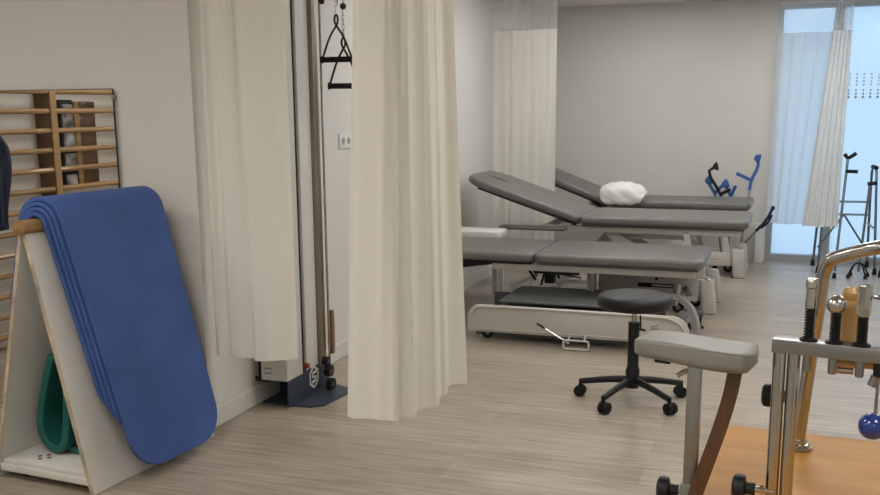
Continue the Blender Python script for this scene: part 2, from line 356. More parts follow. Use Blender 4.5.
for (wx, wy) in ((-0.16, 0.06), (0.19, 0.06), (-0.16, 0.62), (0.19, 0.62)):
    b = new(); tube(b, [(wx-0.011, wy, 0.019), (wx+0.011, wy, 0.019)], 0.019, 14); box(b, wx-0.014, wx+0.014, wy-0.012, wy+0.012, 0.03, 0.066); obj('caster', b, 'black', st)
def mat_path(off, sl, sr):
    # left flap (length sl) over the bar, right flap (sr); offset from the boards
    ax = math.atan2(0.245, HA); pts = []
    R = 0.036+off; cz = HA+0.0
    dl = Vector((-math.sin(ax), 0, -math.cos(ax))); dr = Vector((math.sin(ax), 0, -math.cos(ax)))
    axl = math.atan2(0.225, HA); axr = math.atan2(0.275, HA); dl = Vector((-math.sin(axl), 0, -math.cos(axl))); dr = Vector((math.sin(axr), 0, -math.cos(axr)))
    al = PI-axl*0.9; ar = axr*0.9
    A = Vector((0.0+R*math.cos(al), 0, cz+R*math.sin(al)*1.0)); B = Vector((0.0+R*math.cos(ar), 0, cz+R*math.sin(ar)))
    for k in range(44, 0, -1): pts.append(A+dl*sl*k/44)
    n = 16
    for k in range(n+1):
        a = al+(ar-al)*k/n; pts.append(Vector((0.0+R*math.cos(a), 0, cz+R*math.sin(a))))
    for k in range(1, 91): pts.append(B+dr*sr*k/90)
    return pts
def mat_mesh(off, sl, sr, v0, v1, th=0.0175, rc=0.13, wob=0.0, sd=1):
    pts = mat_path(off, sl, sr); s = [0]
    for a, c in zip(pts[:-1], pts[1:]): s.append(s[-1]+(c-a).length)
    T = s[-1]; b = new(); N = 18; top = []; bot = []
    # extra samples near the ends for round corners
    for i, p in enumerate(pts):
        e = min(s[i], T-s[i]); ins = 0
        if e < rc: ins = rc-math.sqrt(max(0, rc*rc-(rc-e)**2))
        d = (pts[min(i+1, len(pts)-1)]-pts[max(i-1, 0)]).normalized(); nrm = Vector((-d.z, 0, d.x))
        if nrm.z < 0 and abs(nrm.x) < 0.8: nrm = -nrm
        rt = []; rb = []
        for k in range(N+1):
            vv = v0-0.075*(1-s[i]/T)
            v = vv+ins+(v1-vv-2*ins)*k/N
            w = wob*math.sin(5*s[i]+sd+3*v)
            rt.append(b.verts.new((p.x+nrm.x*(th+w), v, p.z+nrm.z*(th+w)))); rb.append(b.verts.new((p.x+nrm.x*w, v, p.z+nrm.z*w)))
        top.append(rt); bot.append(rb)
    n = len(pts)
    for i in range(n-1):
        for k in range(N):
            b.faces.new((top[i][k], top[i][k+1], top[i+1][k+1], top[i+1][k])); b.faces.new((bot[i][k+1], bot[i][k], bot[i+1][k], bot[i+1][k+1]))
        b.faces.new((top[i][0], top[i+1][0], bot[i+1][0], bot[i][0])); b.faces.new((top[i+1][N], top[i][N], bot[i][N], bot[i+1][N]))
    for i in (0, n-1):
        for k in range(N): b.faces.new((top[i][k+1], top[i][k], bot[i][k], bot[i][k+1]) if i == 0 else (top[i][k], top[i][k+1], bot[i][k+1], bot[i][k]))
    return b
mats = [(0.000, 0.50, 0.80, 0.110, 0.66, 'blue exercise mat lying directly on the wooden bar, innermost of the stack'),
        (0.0192, 0.53, 0.86, 0.120, 0.67, 'blue exercise mat second from the bar in the draped stack'),
        (0.0384, 0.50, 0.90, 0.127, 0.68, 'blue exercise mat third from the bar, just under the outermost one'),
        (0.0576, 0.48, 1.065, 0.142, 0.705, 'large blue exercise mat draped outermost over the white stand')]
for off, sl, sr, v0, v1, lab in mats:
    o = obj('exercise_mat', mat_mesh(off, sl, sr, v0, v1, rc=0.11 if off < 0.05 else 0.15, sd=off*100), 'blue', ang=50)
    md = o.modifiers.new('b', 'BEVEL'); md.width = 0.005; md.segments = 2; md.limit_method = 'ANGLE'; md.angle_limit = math.radians(50)
    o.location = SO; o.rotation_euler = (0, 0, SR); tag(o, lab, 'mat', 'blue mats on the stand')
    if off > 0.05:                                          # embossed oval mark near the bottom
        pt = mat_path(off, sl, sr); d = (pt[-1]-pt[-2]).normalized(); nr = Vector((-d.z, 0, d.x)); c = pt[-1]-d*0.16+nr*0.0177
        b = new(); R3 = Matrix((Vector((0, 1, 0)), -d, nr)).transposed().to_4x4(); mt = Matrix.Translation((c.x, 0.36, c.z)) @ R3
        tube(b, [mt @ Vector((0.045*math.cos(2*PI*k/28), 0.026*math.sin(2*PI*k/28), 0)) for k in range(28)], 0.0011, 5, closed=True)
        for k in range(5): tube(b, [mt @ Vector((-0.024+k*0.012, -0.009, 0)), mt @ Vector((-0.024+k*0.012, 0.009, 0))], 0.001, 5)
        obj('embossed_mark', b, 'blue', o)
# green mat folded in the stand
gp = []
def gadd(x, z): gp.append((x, z))
outer = [(-0.060, 0.515), (-0.10, 0.42), (-0.145, 0.28), (-0.160, 0.18), (-0.12, 0.115), (-0.055, 0.105), (-0.02, 0.16), (-0.005, 0.26), (0.01, 0.40), (0.0, 0.52)]
P2 = _smooth([Vector((x, 0, z)) for x, z in outer], 2)
def ribbon(P2, th, v0, v1):
    b = new(); a = []
    for i, p in enumerate(P2):
        d = (P2[min(i+1, len(P2)-1)]-P2[max(i-1, 0)]).normalized(); n = Vector((-d.z, 0, d.x))
        a.append([b.verts.new((q.x, v, q.z)) for q, v in ((p-n*th/2, v0), (p+n*th/2, v0), (p+n*th/2, v1), (p-n*th/2, v1))])
    for i in range(len(a)-1):
        for k in range(4): b.faces.new((a[i][k], a[i][(k+1) % 4], a[i+1][(k+1) % 4], a[i+1][k]))
    b.faces.new(a[0]); b.faces.new(a[-1][::-1]); return b
def greenbev(o):
    md = o.modifiers.new('b', 'BEVEL'); md.width = 0.006; md.segments = 2; md.limit_method = 'ANGLE'; md.angle_limit = math.radians(50)
g1 = thing('green_mat', 'dark green foam mat folded inside the white stand', 'mat', (SO[0]+0.022, SO[1], 0), SR)
o = obj('outer_fold', ribbon(P2, 0.034, 0.12, 0.66), 'green', g1, ang=50); greenbev(o)
P3 = _smooth([Vector((x, 0, z)) for x, z in [(-0.045, 0.099), (0.02, 0.099), (0.10, 0.103), (0.150, 0.15), (0.140, 0.25), (0.105, 0.38), (0.075, 0.47)]], 2)
o = obj('inner_fold', ribbon(P3, 0.026, 0.16, 0.66), 'green', g1, ang=50); greenbev(o)
# ================================================================== CURTAINS
def pleat(pts, n):                                            # resample a plan polyline
    pts = _smooth([Vector((x, y, 0)) for x, y in pts], 1); s = [0]
    for a, c in zip(pts[:-1], pts[1:]): s.append(s[-1]+(c-a).length)
    out = []; j = 0
    for k in range(n+1):
        d = s[-1]*k/n
        while j < len(s)-2 and s[j+1] < d: j += 1
        f = (d-s[j])/max(1e-9, s[j+1]-s[j]); out.append(pts[j]*(1-f)+pts[j+1]*f)
    return out
def curtain(name, lab, bot, top, zh, zc, zt, m, mn, group=None, amp=0.012, nf=14, rows=18, n=150):
    A = pleat(bot, n); B = pleat(top, n)
    def sheet(z0, z1, rows):
        b = new(); g = []
        for j in range(rows+1):
            z = z0+(z1-z0)*j/rows; f = (z-zh)/(zt-zh); row = []
            for i in range(n+1):
                u = i/n; p = A[i]*(1-f)+B[i]*f
                q = (A[min(i+1, n)]-A[max(i-1, 0)]).normalized(); nn = Vector((-q.y, q.x, 0))
                w = amp*(0.6*math.sin(u*nf*2*PI+0.6*math.sin(3*z))+0.4*math.sin(u*nf*1.37*2*PI+1.3))*(0.55+0.45*math.sin(2*z+u*5))
                p = p+nn*w; row.append(b.verts.new((p.x, p.y, z+(0.004*math.sin(u*9) if j == 0 else 0))))
            g.append(row)
        for j in range(rows):
            for i in range(n): b.faces.new((g[j][i], g[j][i+1], g[j+1][i+1], g[j+1][i]))
        return b
    t = thing(name, lab, 'curtain', (0, 0, 0), 0, group)
    c = A[n//2]; t.location = (c.x, c.y, zh)
    o1 = obj('curtain_cloth', sheet(zh, zc, rows), m, t, ang=80); o2 = obj('net_top', sheet(zc, zt, 3), mn, t, ang=80)
    # hem
    b = new(); tube(b, [v for v in [(A[i].x, A[i].y, zh+0.004) for i in range(0, n+1, 3)]], 0.0, 4) if False else None
    b.free() if b else None
    for o in (o1, o2): o.location = (-c.x, -c.y, -zh)
    return t
TZ = 2.47
# by the wall, hiding the corner: back layer and front layer
curtain('divider_curtain', 'cream divider curtain gathered against the left wall beside the mirror',
        [(0.028, 3.895), (0.05, 3.875), (0.085, 3.91), (0.10, 3.90), (0.13, 3.875), (0.19, 3.885), (0.23, 3.91), (0.235, 3.90), (0.25, 3.86), (0.31, 3.855), (0.37, 3.88), (0.425, 3.905), (0.435, 3.95)],
        [(0.028, 3.895), (0.05, 3.875), (0.07, 3.91), (0.085, 3.90), (0.12, 3.875), (0.19, 3.885), (0.205, 3.92), (0.215, 3.90), (0.225, 3.86), (0.29, 3.86), (0.34, 3.875), (0.405, 3.895), (0.425, 3.95)],
        0.36, 2.16, TZ, 'curtain', 'net', 'hospital divider curtains', amp=0.002, nf=8)
curtain('divider_curtain', 'cream divider curtain hanging free in front of the pulley tower, left of the beds',
        [(1.012, 3.25), (1.05, 3.228), (1.12, 3.245), (1.165, 3.235), (1.222, 3.245), (1.205, 3.31), (1.235, 3.32), (1.268, 3.315), (1.232, 3.42), (1.262, 3.47), (1.302, 3.495), (1.255, 3.61), (1.285, 3.64), (1.24, 3.75), (1.27, 3.80), (1.308, 3.82)],
        [(1.095, 3.27), (1.12, 3.25), (1.15, 3.258), (1.185, 3.25), (1.22, 3.265), (1.20, 3.31), (1.225, 3.33), (1.245, 3.32), (1.22, 3.42), (1.235, 3.47), (1.255, 3.495), (1.225, 3.61), (1.24, 3.64), (1.20, 3.75), (1.215, 3.79), (1.235, 3.81)],
        0.35, 2.16, TZ, 'curtain', 'net', 'hospital divider curtains', amp=0.0035, nf=11)
pb = []; n_ = 13
for k in range(n_): pb.append((0.03+0.555*k/(n_-1)+0.008*math.sin(k*2.7), 8.45+(0.014 if k % 2 else -0.014)*(1+0.5*math.sin(k*1.9))))
curtain('divider_curtain', 'cream divider curtain behind the raised head of the middle bed',
        pb, pb, 0.35, 2.16, TZ, 'curtain2', 'net', 'hospital divider curtains', amp=0.006, nf=9)
pb = [(2.325+0.345*k/9, 9.99+(0.014 if k % 2 else -0.014)) for k in range(10)]; pt = [(2.335+0.53*k/9, 9.99+(0.014 if k % 2 else -0.014)) for k in range(10)]
curtain('window_curtain', 'thin pale curtain spread over the left of the window', pb, pt, 0.385, 2.17, TZ, 'sheer', 'wnet', amp=0.006, nf=7)
pb = [(2.655+0.29*k/10, 9.40+(0.03 if k % 2 else -0.03)) for k in range(11)]; pt = [(2.835+0.145*k/10, 9.93+(0.03 if k % 2 else -0.03)) for k in range(11)]
curtain('window_curtain', 'thick gathered curtain falling slanted in the middle of the window, above the walker', pb, pt, 0.435, 2.17, TZ, 'thick', 'net', amp=0.004, nf=9)
def rail(lab, pts):
    b = new(); tube(b, [(x, y, 2.4875) for x, y in pts], 0, square=(0.010, 0.0165), sm=0); tag(obj('curtain_rail', b, 'whitepl', smooth=False), lab, 'curtain rail', 'white ceiling curtain rails')
rail('white ceiling rail over the near divider curtains', [(0.02, 3.90), (0.9, 3.90), (0.98, 3.24), (1.2, 3.24), (1.24, 3.4), (1.24, 5.6)])
rail('white ceiling rail along the curtain by the middle bed', [(0.02, 8.45), (2.1, 8.45)])
rail('white ceiling rail along the window', [(0.02+2.2, 9.96), (4.2, 9.96)])
# ================================================================== PULLEY TOWER
pt_ = thing('pulley_tower', 'white and navy pulley training tower on a navy floor plate, behind the curtain', 'pulley machine', (0.17, 4.45, 0))
def lp(x, y, z=0): return (x-0.17, y-4.45, z)
b = new(); prism(b, [lp(0.02, 4.31)[:2], lp(0.165, 4.30)[:2], lp(0.30, 4.31)[:2], lp(0.355, 4.36)[:2], lp(0.375, 4.60)[:2], lp(0.36, 4.68)[:2], lp(0.22, 4.74)[:2], lp(0.02, 4.74)[:2]], 0, 0.008); obj('floor_plate', b, 'navy', pt_, smooth=False)
b = new(); box(b, 0.196-0.17, 0.202-0.17, -0.19, 0.27, 0.008, 0.165); bp_ = obj('side_plate', b, 'navy', pt_, smooth=False)
b = new(); box(b, 0.02-0.17, 0.196-0.17, 0.05, 0.26, 0.008, 0.13); obj('base_box', b, 'navy', pt_, smooth=False)
b = new(); box(b, 0.055-0.17, 0.205-0.17, -0.20, -0.03, 0.145, 2.35, 0.004); h1 = obj('weight_cover', b, 'white', pt_)
b = new(); box(b, 0.075-0.17, 0.115-0.17, -0.2012, -0.2002, 0.178, 0.212); obj('maker_label', b, 'grey', h1, smooth=False)
b = new(); box(b, 0.081-0.17, 0.093-0.17, -0.2022, -0.2014, 0.187, 0.203); box(b, 0.099-0.17, 0.111-0.17, -0.2022, -0.2014, 0.187, 0.203); obj('label_print', b, 'print', h1, smooth=False)
b = new(); box(b, 0.06-0.17, 0.190-0.17, -0.03, 0.013, 0.145, 2.30); obj('dark_slot', b, 'black', pt_, smooth=False)
b = new(); box(b, 0.07-0.17, 0.205-0.17, 0.014, 0.145, 0.152, 2.35, 0.003); obj('column_cover', b, 'whitepl', pt_)
b = new(); box(b, 0.07-0.17, 0.226-0.17, 0.150, 0.205, 0.14, 2.35, 0.002); obj('rail_post', b, 'rail', pt_)
b = new(); tube(b, [(0.074, 0.205, 0.14), (0.074, 0.205, 2.35)], 0.006, 10); obj('guide_rod', b, 'steel', pt_)
b = new(); tube(b, [(0.195-0.17, -0.015, 0.185), (0.232-0.17, -0.015, 0.185)], 0.014, 12); obj('red_pin', b, 'red', pt_)
b = new(); prism(b, [(-0.014, 0), (0.014, 0), (0.019, 0.14), (0.013, 0.24), (-0.013, 0.24), (-0.019, 0.14)], -0.013, 0.013, Matrix.Translation((0.075, 0.235, 0.195)) @ Matrix(((0, 0, 1, 0), (1, 0, 0, 0), (0, 1, 0, 0), (0, 0, 0, 1))), 0.004); obj('wooden_grip', b, 'beech_d', pt_)
for (x, y, z) in ((0.10, 0.16, 0.045), (0.085, 0.17, 0.115), (0.07, 0.17, 0.168)):
    b = new(); tube(b, [(x-0.016, y, z), (x+0.016, y, z)], 0.033 if z < 0.15 else 0.024, 18); w = obj('pulley_wheel', b, 'black', pt_)
    b = new(); tube(b, [(x-0.019, y, z), (x+0.019, y, z)], 0.008, 12); obj('hub', b, 'steel_s', w)
b = new(); box(b, -0.169, -0.14, -0.13, -0.02, 0.13, 0.25); box(b, -0.169, -0.09, -0.17, -0.02, 0.125, 0.15, 0.003); obj('wall_bracket', b, 'black', pt_)
# hexagon emblem with an S on the side plate
b = new(); cxx = 0.0332; cy_, cz_ = 0.095, 0.095
hexp = [(cy_+0.052*math.sin(2*PI*k/6), cz_+0.058*math.cos(2*PI*k/6)) for k in range(6)]
def bar2(b, pts, w, x=0.0332):
    tube(b, [(x, p[0], p[1]) for p in pts], 0, square=(w, 0.0012))
def flatline(b, pts, w, x=0.0328, th=0.0012):
    for (a0, a1), (c0, c1) in zip(pts[:-1], pts[1:]):
        d = Vector((c0-a0, c1-a1)); L = d.length; d.normalize(); n = Vector((-d.y, d.x))*w; e = d*w
        q = [(a0-e.x+n.x, a1-e.y+n.y), (c0+e.x+n.x, c1+e.y+n.y), (c0+e.x-n.x, c1+e.y-n.y), (a0-e.x-n.x, a1-e.y-n.y)]
        prism(b, q, x, x+th, Matrix(((0, 0, 1, 0), (1, 0, 0, 0), (0, 1, 0, 0), (0, 0, 0, 1))))
flatline(b, hexp[0:4][::1], 0.006); flatline(b, hexp[3:6]+[hexp[0]], 0.006)
flatline(b, [(cy_+0.024, cz_+0.026), (cy_-0.018, cz_+0.022), (cy_-0.018, cz_+0.004), (cy_+0.02, cz_-0.004), (cy_+0.02, cz_-0.022), (cy_-0.024, cz_-0.026)], 0.0065)
obj('hexagon_emblem', b, 'print', bp_, smooth=False)
# arm that carries the cables (above the frame)
b = new(); box(b, 0.02, 0.36, 0.02, 0.06, 2.28, 2.32, 0.003); obj('top_arm', b, 'navy', pt_)
cb = new(); tube(cb, [(0.250, 0.05, 2.28), (0.250, 0.05, 2.0)], 0.0022, 6); tube(cb, [(0.281, 0.05, 2.28), (0.281, 0.05, 2.0)], 0.0022, 6); tube(cb, [(0.165, 0.05, 2.28), (0.165, 0.05, 2.03)], 0.0022, 6); obj('cable', cb, 'black', pt_)
for x, z in ((0.281, 1.993), (0.165, 2.022)):
    b = new(); ball(b, (x, 0.05, z), 0.016); obj('cable_stopper', b, 'black', pt_)
def chain(b, x, z0, z1, y):
    n = int((z0-z1)/0.02)
    for k in range(n):
        z = z0-(k+0.5)*(z0-z1)/n; fl = k % 2
        tube(b, [(x+(0.006*math.cos(a) if fl else 0), y+(0 if fl else 0.006*math.cos(a)), z+0.013*math.sin(a)) for a in [2*PI*i/10 for i in range(10)]], 0.0018, 5, closed=True)
def stirrup(x, ztop, zbar, hw, lab, rz):
    t = thing('stirrup', lab, 'stirrup', (x, 4.5, zbar), rz, 'triangular stirrups on the pulleys')
    H = ztop-zbar; b = new(); tube(b, [(-hw, 0, 0), (hw, 0, 0)], 0.014, 14)
    for s in (-1, 1): tube(b, [(s*hw, 0, 0), (s*(hw+0.007), 0, 0)], 0.018, 14)
    obj('grip', b, 'rubber', t)
    for s in (-1, 1):
        b = new(); tube(b, [(s*hw*0.97, 0, 0.01), (s*hw*0.5, 0, H*0.5), (s*0.006, 0, H-0.06), (-s*0.010, 0, H-0.035), (-s*0.008, 0, H-0.008), (0, 0, H)], 0.0055, 8, sm=2); obj('strap', b, 'black', t)
    b = new(); chain(b, 0.0, H+0.13 if H < 0.236 else H+0.04, H-0.005, 0); obj('chain', b, 'steel', t)
    return t
stirrup(0.412, 1.955, 1.742, 0.080, 'black triangular stirrup, upper of the two beside the tower', 0)
stirrup(0.448, 1.845, 1.614, 0.074, 'black triangular stirrup, lower of the two beside the tower', 0.25)
# socket
t = thing('wall_socket', 'white double wall socket on the left wall beside the pulley handles', 'socket', (0, 5.43, 1.315))
b = new(); box(b, 0.0005, 0.010, -0.085, 0.085, -0.045, 0.045, 0.003); obj('plate', b, 'whitepl', t)
for s in (-1, 1):
    b = new(); tube(b, [(0.0095, s*0.038, 0), (0.0112, s*0.038, 0)], 0.021, 18); o = obj('outlet', b, 'ivory_d', t)
    b = new()
    for q in (-1, 1): tube(b, [(0.0112, s*0.038+q*0.009, 0), (0.0118, s*0.038+q*0.009, 0)], 0.003, 8)
    obj('pin_hole', b, 'black', o)
# ================================================================== TREATMENT BEDS (local x runs from the foot end 0 to minus L, y 0..Wd)
def cushion(L, Wd, th, r0=0.05, tip=0.06):
    b = new(); prism(b, rrect(-L, 0, 0, Wd, 0.05, rs=(r0, tip, tip, r0)), 0, th, bev=0.024, seg=5); return b
def bed_top(t, zt, seatL, backL, ang, Wd, slot=True):
    th = 0.062; z0 = zt-th
    o = obj('seat_cushion', cushion(seatL, Wd, th), 'vinyl', t, ang=50); o.location = (0, 0, z0)
    back = obj('back_cushion', cushion(backL, Wd, th, 0.05, 0.17), 'vinyl', t, ang=50); back.location = (-seatL-0.006, 0, z0); back.rotation_euler = (0, ang, 0)
    if slot:
        b = new(); prism(b, [(-backL+0.17+0.075*math.cos(a), Wd/2+0.035*math.sin(a)) for a in [2*PI*k/24 for k in range(24)]], th-0.0005, th+0.0006); obj('face_opening', b, 'black', back, smooth=False)
    b = new(); box(b, -backL+0.12, -0.02, 0.05, Wd-0.05, -0.018, -0.001); obj('back_board', b, 'black', back, smooth=False)
    b = new(); box(b, -seatL+0.02, -0.03, 0.04, Wd-0.04, z0-0.016, z0-0.001); obj('seat_board', b, 'plate', t, smooth=False)
    b = new()
    for y in (0.09, Wd-0.09): box(b, -seatL-0.30, -0.05, y-0.02, y+0.02, z0-0.062, z0-0.017, 0.005)
    for x in (-0.10, -seatL*0.55, -seatL-0.27): box(b, x-0.02, x+0.02, 0.11, Wd-0.11, z0-0.055, z0-0.02)
    obj('top_frame', b, 'ivory', t)
    return back, z0
def rear_legs(t, x, ys, h):
    for y in ys:
        b = new(); prism(b, rrect(-0.062, 0.062, -0.045, 0.045, 0.03), 0.0, h, Matrix.Translation((x, y, 0)) , 0.006)
        for v in b.verts:
            f = v.co.z/h; v.co.x = x+(v.co.x-x)*(0.92-0.05*f)+0.03*(1-f)-0.01
        l = obj('leg', b, 'ivory', t); b = new(); box(b, x-0.055, x+0.065, y-0.047, y+0.047, 0.0, 0.004); obj('foot_pad', b, 'rubber', l)
def caster(t, x, y, nm='caster'):
    b = new(); tube(b, [(x, y-0.014, 0.042), (x, y+0.014, 0.042)], 0.042, 18); box(b, x-0.018, x+0.018, y-0.017, y+0.017, 0.05, 0.105, 0.005); c = obj(nm, b, 'rubber', t)
    b = new(); tube(b, [(x, y-0.018, 0.042), (x, y+0.018, 0.042)], 0.018, 12); obj('hub', b, 'steel_s', c)
def bed_far(lab, loc, rz, zt, seatL, backL, ang, Wd=0.70, legs=(0.02, 0.52), arm=True, lx=-0.27):
    t = thing('treatment_bed', lab, 'treatment bed', loc, rz, 'grey treatment beds')
    back, z0 = bed_top(t, zt, seatL, backL, -0 + ang, Wd)
    rear_legs(t, lx, legs, 0.255)
    rear_legs(t, -1.55, legs, 0.20)
    b = new(); box(b, -1.55, lx, 0.20, 0.26, 0.07, 0.14, 0.008); box(b, -1.55, lx, 0.42, 0.48, 0.07, 0.14, 0.008)
    box(b, lx-0.07, lx+0.02, legs[0]+0.04, legs[1]-0.04, 0.10, 0.22, 0.01); box(b, -1.62, -1.48, legs[0]+0.04, legs[1]-0.04, 0.06, 0.15, 0.01); obj('base_frame', b, 'ivory', t)
    b = new(); box(b, lx-0.34, lx-0.06, 0.0, 0.02, 0.10, 0.225, 0.01); pn = obj('end_panel', b, 'ivory', t)
    b = new(); flatline(b, [(lx-0.24, 0.16), (lx-0.16, 0.16)], 0.003, 0.0, 0.001)
    for v in b.verts: v.co = Vector((v.co.y, -v.co.x-0.0005, v.co.z))
    obj('panel_mark', b, 'grey', pn, smooth=False)
    for y in (0.15, 0.55):                                   # slanted lift arms
        b = new(); tube(b, [(-0.40, y, 0.13), (-1.02, y, z0-0.05)], 0, square=(0.022, 0.035)); obj('lift_arm', b, 'ivory', t, smooth=False)
        b = new(); tube(b, [(-1.42, y+0.05, 0.13), (-1.02+0.02, y+0.05, z0-0.05)], 0, square=(0.014, 0.022)); obj('lift_arm', b, 'ivory_d', t, smooth=False)
    b = new(); box(b, -0.98, -0.40, 0.30, 0.42, z0-0.13, z0-0.065, 0.01); obj('motor_box', b, 'whitepl', t)
    b = new(); tube(b, [(lx-0.09, 0.06, 0.20), (lx-0.16, 0.06, z0-0.05)], 0, square=(0.02, 0.03)); obj('end_strut', b, 'ivory', t, smooth=False)
    b = new(); tube(b, [(lx-0.03, 0.48, 0.20), (lx-0.12, 0.48, z0-0.05)], 0, square=(0.02, 0.03)); obj('end_strut', b, 'ivory', t, smooth=False)
    b = new(); tube(b, [(lx-0.05, -0.005, 0.33), (lx-0.02, -0.005, 0.29), (lx+0.02, 0.0, 0.262)], 0.010, 10, sm=1); obj('foot_lever', b, 'steel', t)
    caster(t, lx-0.20, 0.06); caster(t, lx-0.10, 0.32)
    # gas spring under the backrest
    b = new(); tube(b, [(-seatL-0.10, Wd*0.5, z0-0.05), (-seatL-0.42*math.cos(ang), Wd*0.5, z0-0.02+0.42*math.sin(ang)-0.01)], 0.009, 8); obj('gas_spring', b, 'black', t)
    if arm:
        b = new(); box(b, -seatL-0.62, -seatL-0.10, -0.01, 0.09, z0-0.055, z0-0.025, 0.012, 3); obj('arm_rest', b, 'vinyl', t)
    return t
bed_far('middle grey treatment bed with its long head section raised', (2.275, 7.25, 0), 0.0, 0.70, 1.22, 0.96, math.radians(18.3), 0.75, (0.10, 0.58))
bed_far('rearmost grey treatment bed by the back wall, pillow on it', (2.215, 9.0, 0), 0.0, 0.665, 1.25, 0.85, math.radians(21), 0.66, (0.02, 0.42), True, -0.085)
# near bed with side panel
zt = 0.56; WB = 0.74
t = thing('treatment_bed', 'nearest grey treatment bed lying flat, with ivory side panel and foot pedal', 'treatment bed', (2.06, 6.20, 0), 0.0, 'grey treatment beds')
back, z0 = bed_top(t, zt, 1.085, 0.92, 0.0, WB, slot=False)
X0 = -2.06
def bx(x): return x+X0
YP = -0.24                                                    # panel plane, local y
b = new(); prism(b, rrect(bx(0.60), bx(2.02), 0.072, 0.25, 0.06, rs=(0.11, 0.09, 0.03, 0.03)), 0, 0.022, Matrix(((1, 0, 0, 0), (0, 0, 1, YP), (0, 1, 0, 0), (0, 0, 0, 1))), 0.006); pn = obj('side_panel', b, 'ivory', t)
b = new(); tube(b, [(bx(0.615), YP-0.006, 0.12), (bx(0.617), YP-0.006, 0.17), (bx(0.66), YP-0.006, 0.236), (bx(0.74), YP-0.006, 0.243), (bx(1.80), YP-0.006, 0.243), (bx(1.93), YP-0.006, 0.232), (bx(1.99), YP-0.006, 0.17), (bx(2.005), YP-0.006, 0.105)], 0.0085, 8, sm=2); obj('rim', b, 'ivory', pn)
b = new(); tube(b, [(bx(0.66), YP-0.002, 0.092), (bx(1.97), YP-0.002, 0.092)], 0.005, 6); obj('lower_rib', b, 'ivory', pn)
b = new()
for z in (0.185, 0.165, 0.145):
    s = 0.5 if z == 0.165 else 1
    tube(b, [(bx(1.795), YP-0.0015, z-0.006), (bx(1.835), YP-0.0015, z+0.004)], 0.0028, 6)
tube(b, [(bx(1.795), YP-0.0015, 0.179), (bx(1.793), YP-0.0015, 0.163)], 0.0028, 6); tube(b, [(bx(1.835), YP-0.0015, 0.166), (bx(1.835), YP-0.0015, 0.150)], 0.0028, 6)
obj('panel_emblem', b, 'grey', pn)
b = new(); box(b, bx(0.62), bx(2.0), YP+0.13, YP+0.16, 0.02, 0.10); obj('under_panel_shade', b, 'plate', t, smooth=False)  # dark strip standing in for the shadow below the side panel
b = new(); box(b, bx(0.80), bx(1.80), YP+0.05, YP+0.62, 0.262, 0.275, 0.004); obj('cover_plate', b, 'plate', t)
b = new(); box(b, bx(0.60), bx(1.80), YP+0.62, YP+0.64, 0.06, 0.22, 0.004); obj('centre_panel', b, 'plate', t)
b = new(); tube(b, [(bx(1.80), YP+0.42, 0.30), (bx(1.90), YP+0.42, 0.295), (bx(1.99), YP+0.40, 0.23), (bx(2.03), YP+0.38, 0.12), (bx(2.035), YP+0.36, 0.03)], 0, square=(0.03, 0.016), sm=2); obj('curved_end', b, 'ivory_d', t)
b = new(); box(b, bx(1.28), bx(1.98), WB-0.03, WB-0.005, 0.20, 0.345, 0.004); lb = obj('rear_beam', b, 'ivory', t)
b = new(); box(b, bx(1.56), bx(1.86), WB-0.032, WB-0.0305, 0.252, 0.282); la = obj('black_label', b, 'black', lb, smooth=False)
b = new()
for k in range(14): box(b, bx(1.66)+k*0.0135, bx(1.66)+k*0.0135+0.009, WB-0.0335, WB-0.0322, 0.261, 0.273)
obj('label_lettering', b, 'print', la, smooth=False)
b = new(); tube(b, [(bx(1.69), WB-0.032, 0.315), (bx(1.69), WB-0.029, 0.315)], 0.012, 12); obj('bolt', b, 'black', lb)
b = new(); tube(b, [(bx(1.30), 0.36, 0.27), (bx(1.30), 0.36, z0-0.02)], 0, square=(0.03, 0.02)); obj('column', b, 'ivory', t, smooth=False)
b = new(); tube(b, [(bx(1.32), 0.30, 0.27), (bx(1.32), 0.30, z0-0.02)], 0, square=(0.012, 0.02)); obj('column', b, 'steel_s', t, smooth=False)
# hinge linkage
b = new(); tube(b, [(bx(0.76), 0.30, 0.20), (bx(0.76), 0.30, 0.285), (bx(0.93), 0.30, 0.37)], 0, square=(0.014, 0.022)); obj('hinge_bracket', b, 'ivory', t, smooth=False)
b = new(); tube(b, [(bx(0.99), 0.20, z0-0.05), (bx(0.90), 0.20, z0-0.07), (bx(0.905), 0.2, 0.41), (bx(0.94), 0.22, 0.35)], 0.010, 8, sm=2); obj('hose', b, 'black', t)
b = new(); tube(b, [(bx(1.06), 0.25, z0-0.04), (bx(1.10), 0.25, 0.36)], 0.010, 8); obj('release_lever', b, 'black', t)
b = new(); box(b, bx(0.99), bx(1.06), 0.26, 0.34, 0.32, 0.40, 0.008); tube(b, [(bx(0.96), 0.3, 0.30), (bx(0.985), 0.3, 0.40)], 0.008, 8); obj('hinge_block', b, 'black', t)
b = new(); box(b, bx(0.95), bx(1.26), 0.12, 0.16, z0-0.088, z0-0.066, 0.004); tube(b, [(bx(1.02), 0.14, z0-0.075), (bx(1.27), 0.14, z0-0.105)], 0.006, 8); obj('gas_spring', b, 'black', t)
b = new(); tube(b, [(bx(0.10), 0.35, 0.37), (bx(0.62), 0.35, z0-0.05)], 0, square=(0.02, 0.02)); obj('back_stay', b, 'black', t, smooth=False)
b = new(); tube(b, [(bx(1.85), 0.42, 0.19), (bx(1.87), 0.42, 0.335)], 0.024, 16); obj('lift_cylinder', b, 'steel', t)
b = new(); tube(b, [(bx(1.90), 0.60, 0.25), (bx(1.93), 0.60, 0.27)], 0.04, 14); obj('pivot', b, 'steel_s', t)
b = new(); box(b, bx(1.86), bx(2.03), 0.52, 0.62, 0.36, z0-0.062, 0.008); obj('end_bracket', b, 'ivory', t)
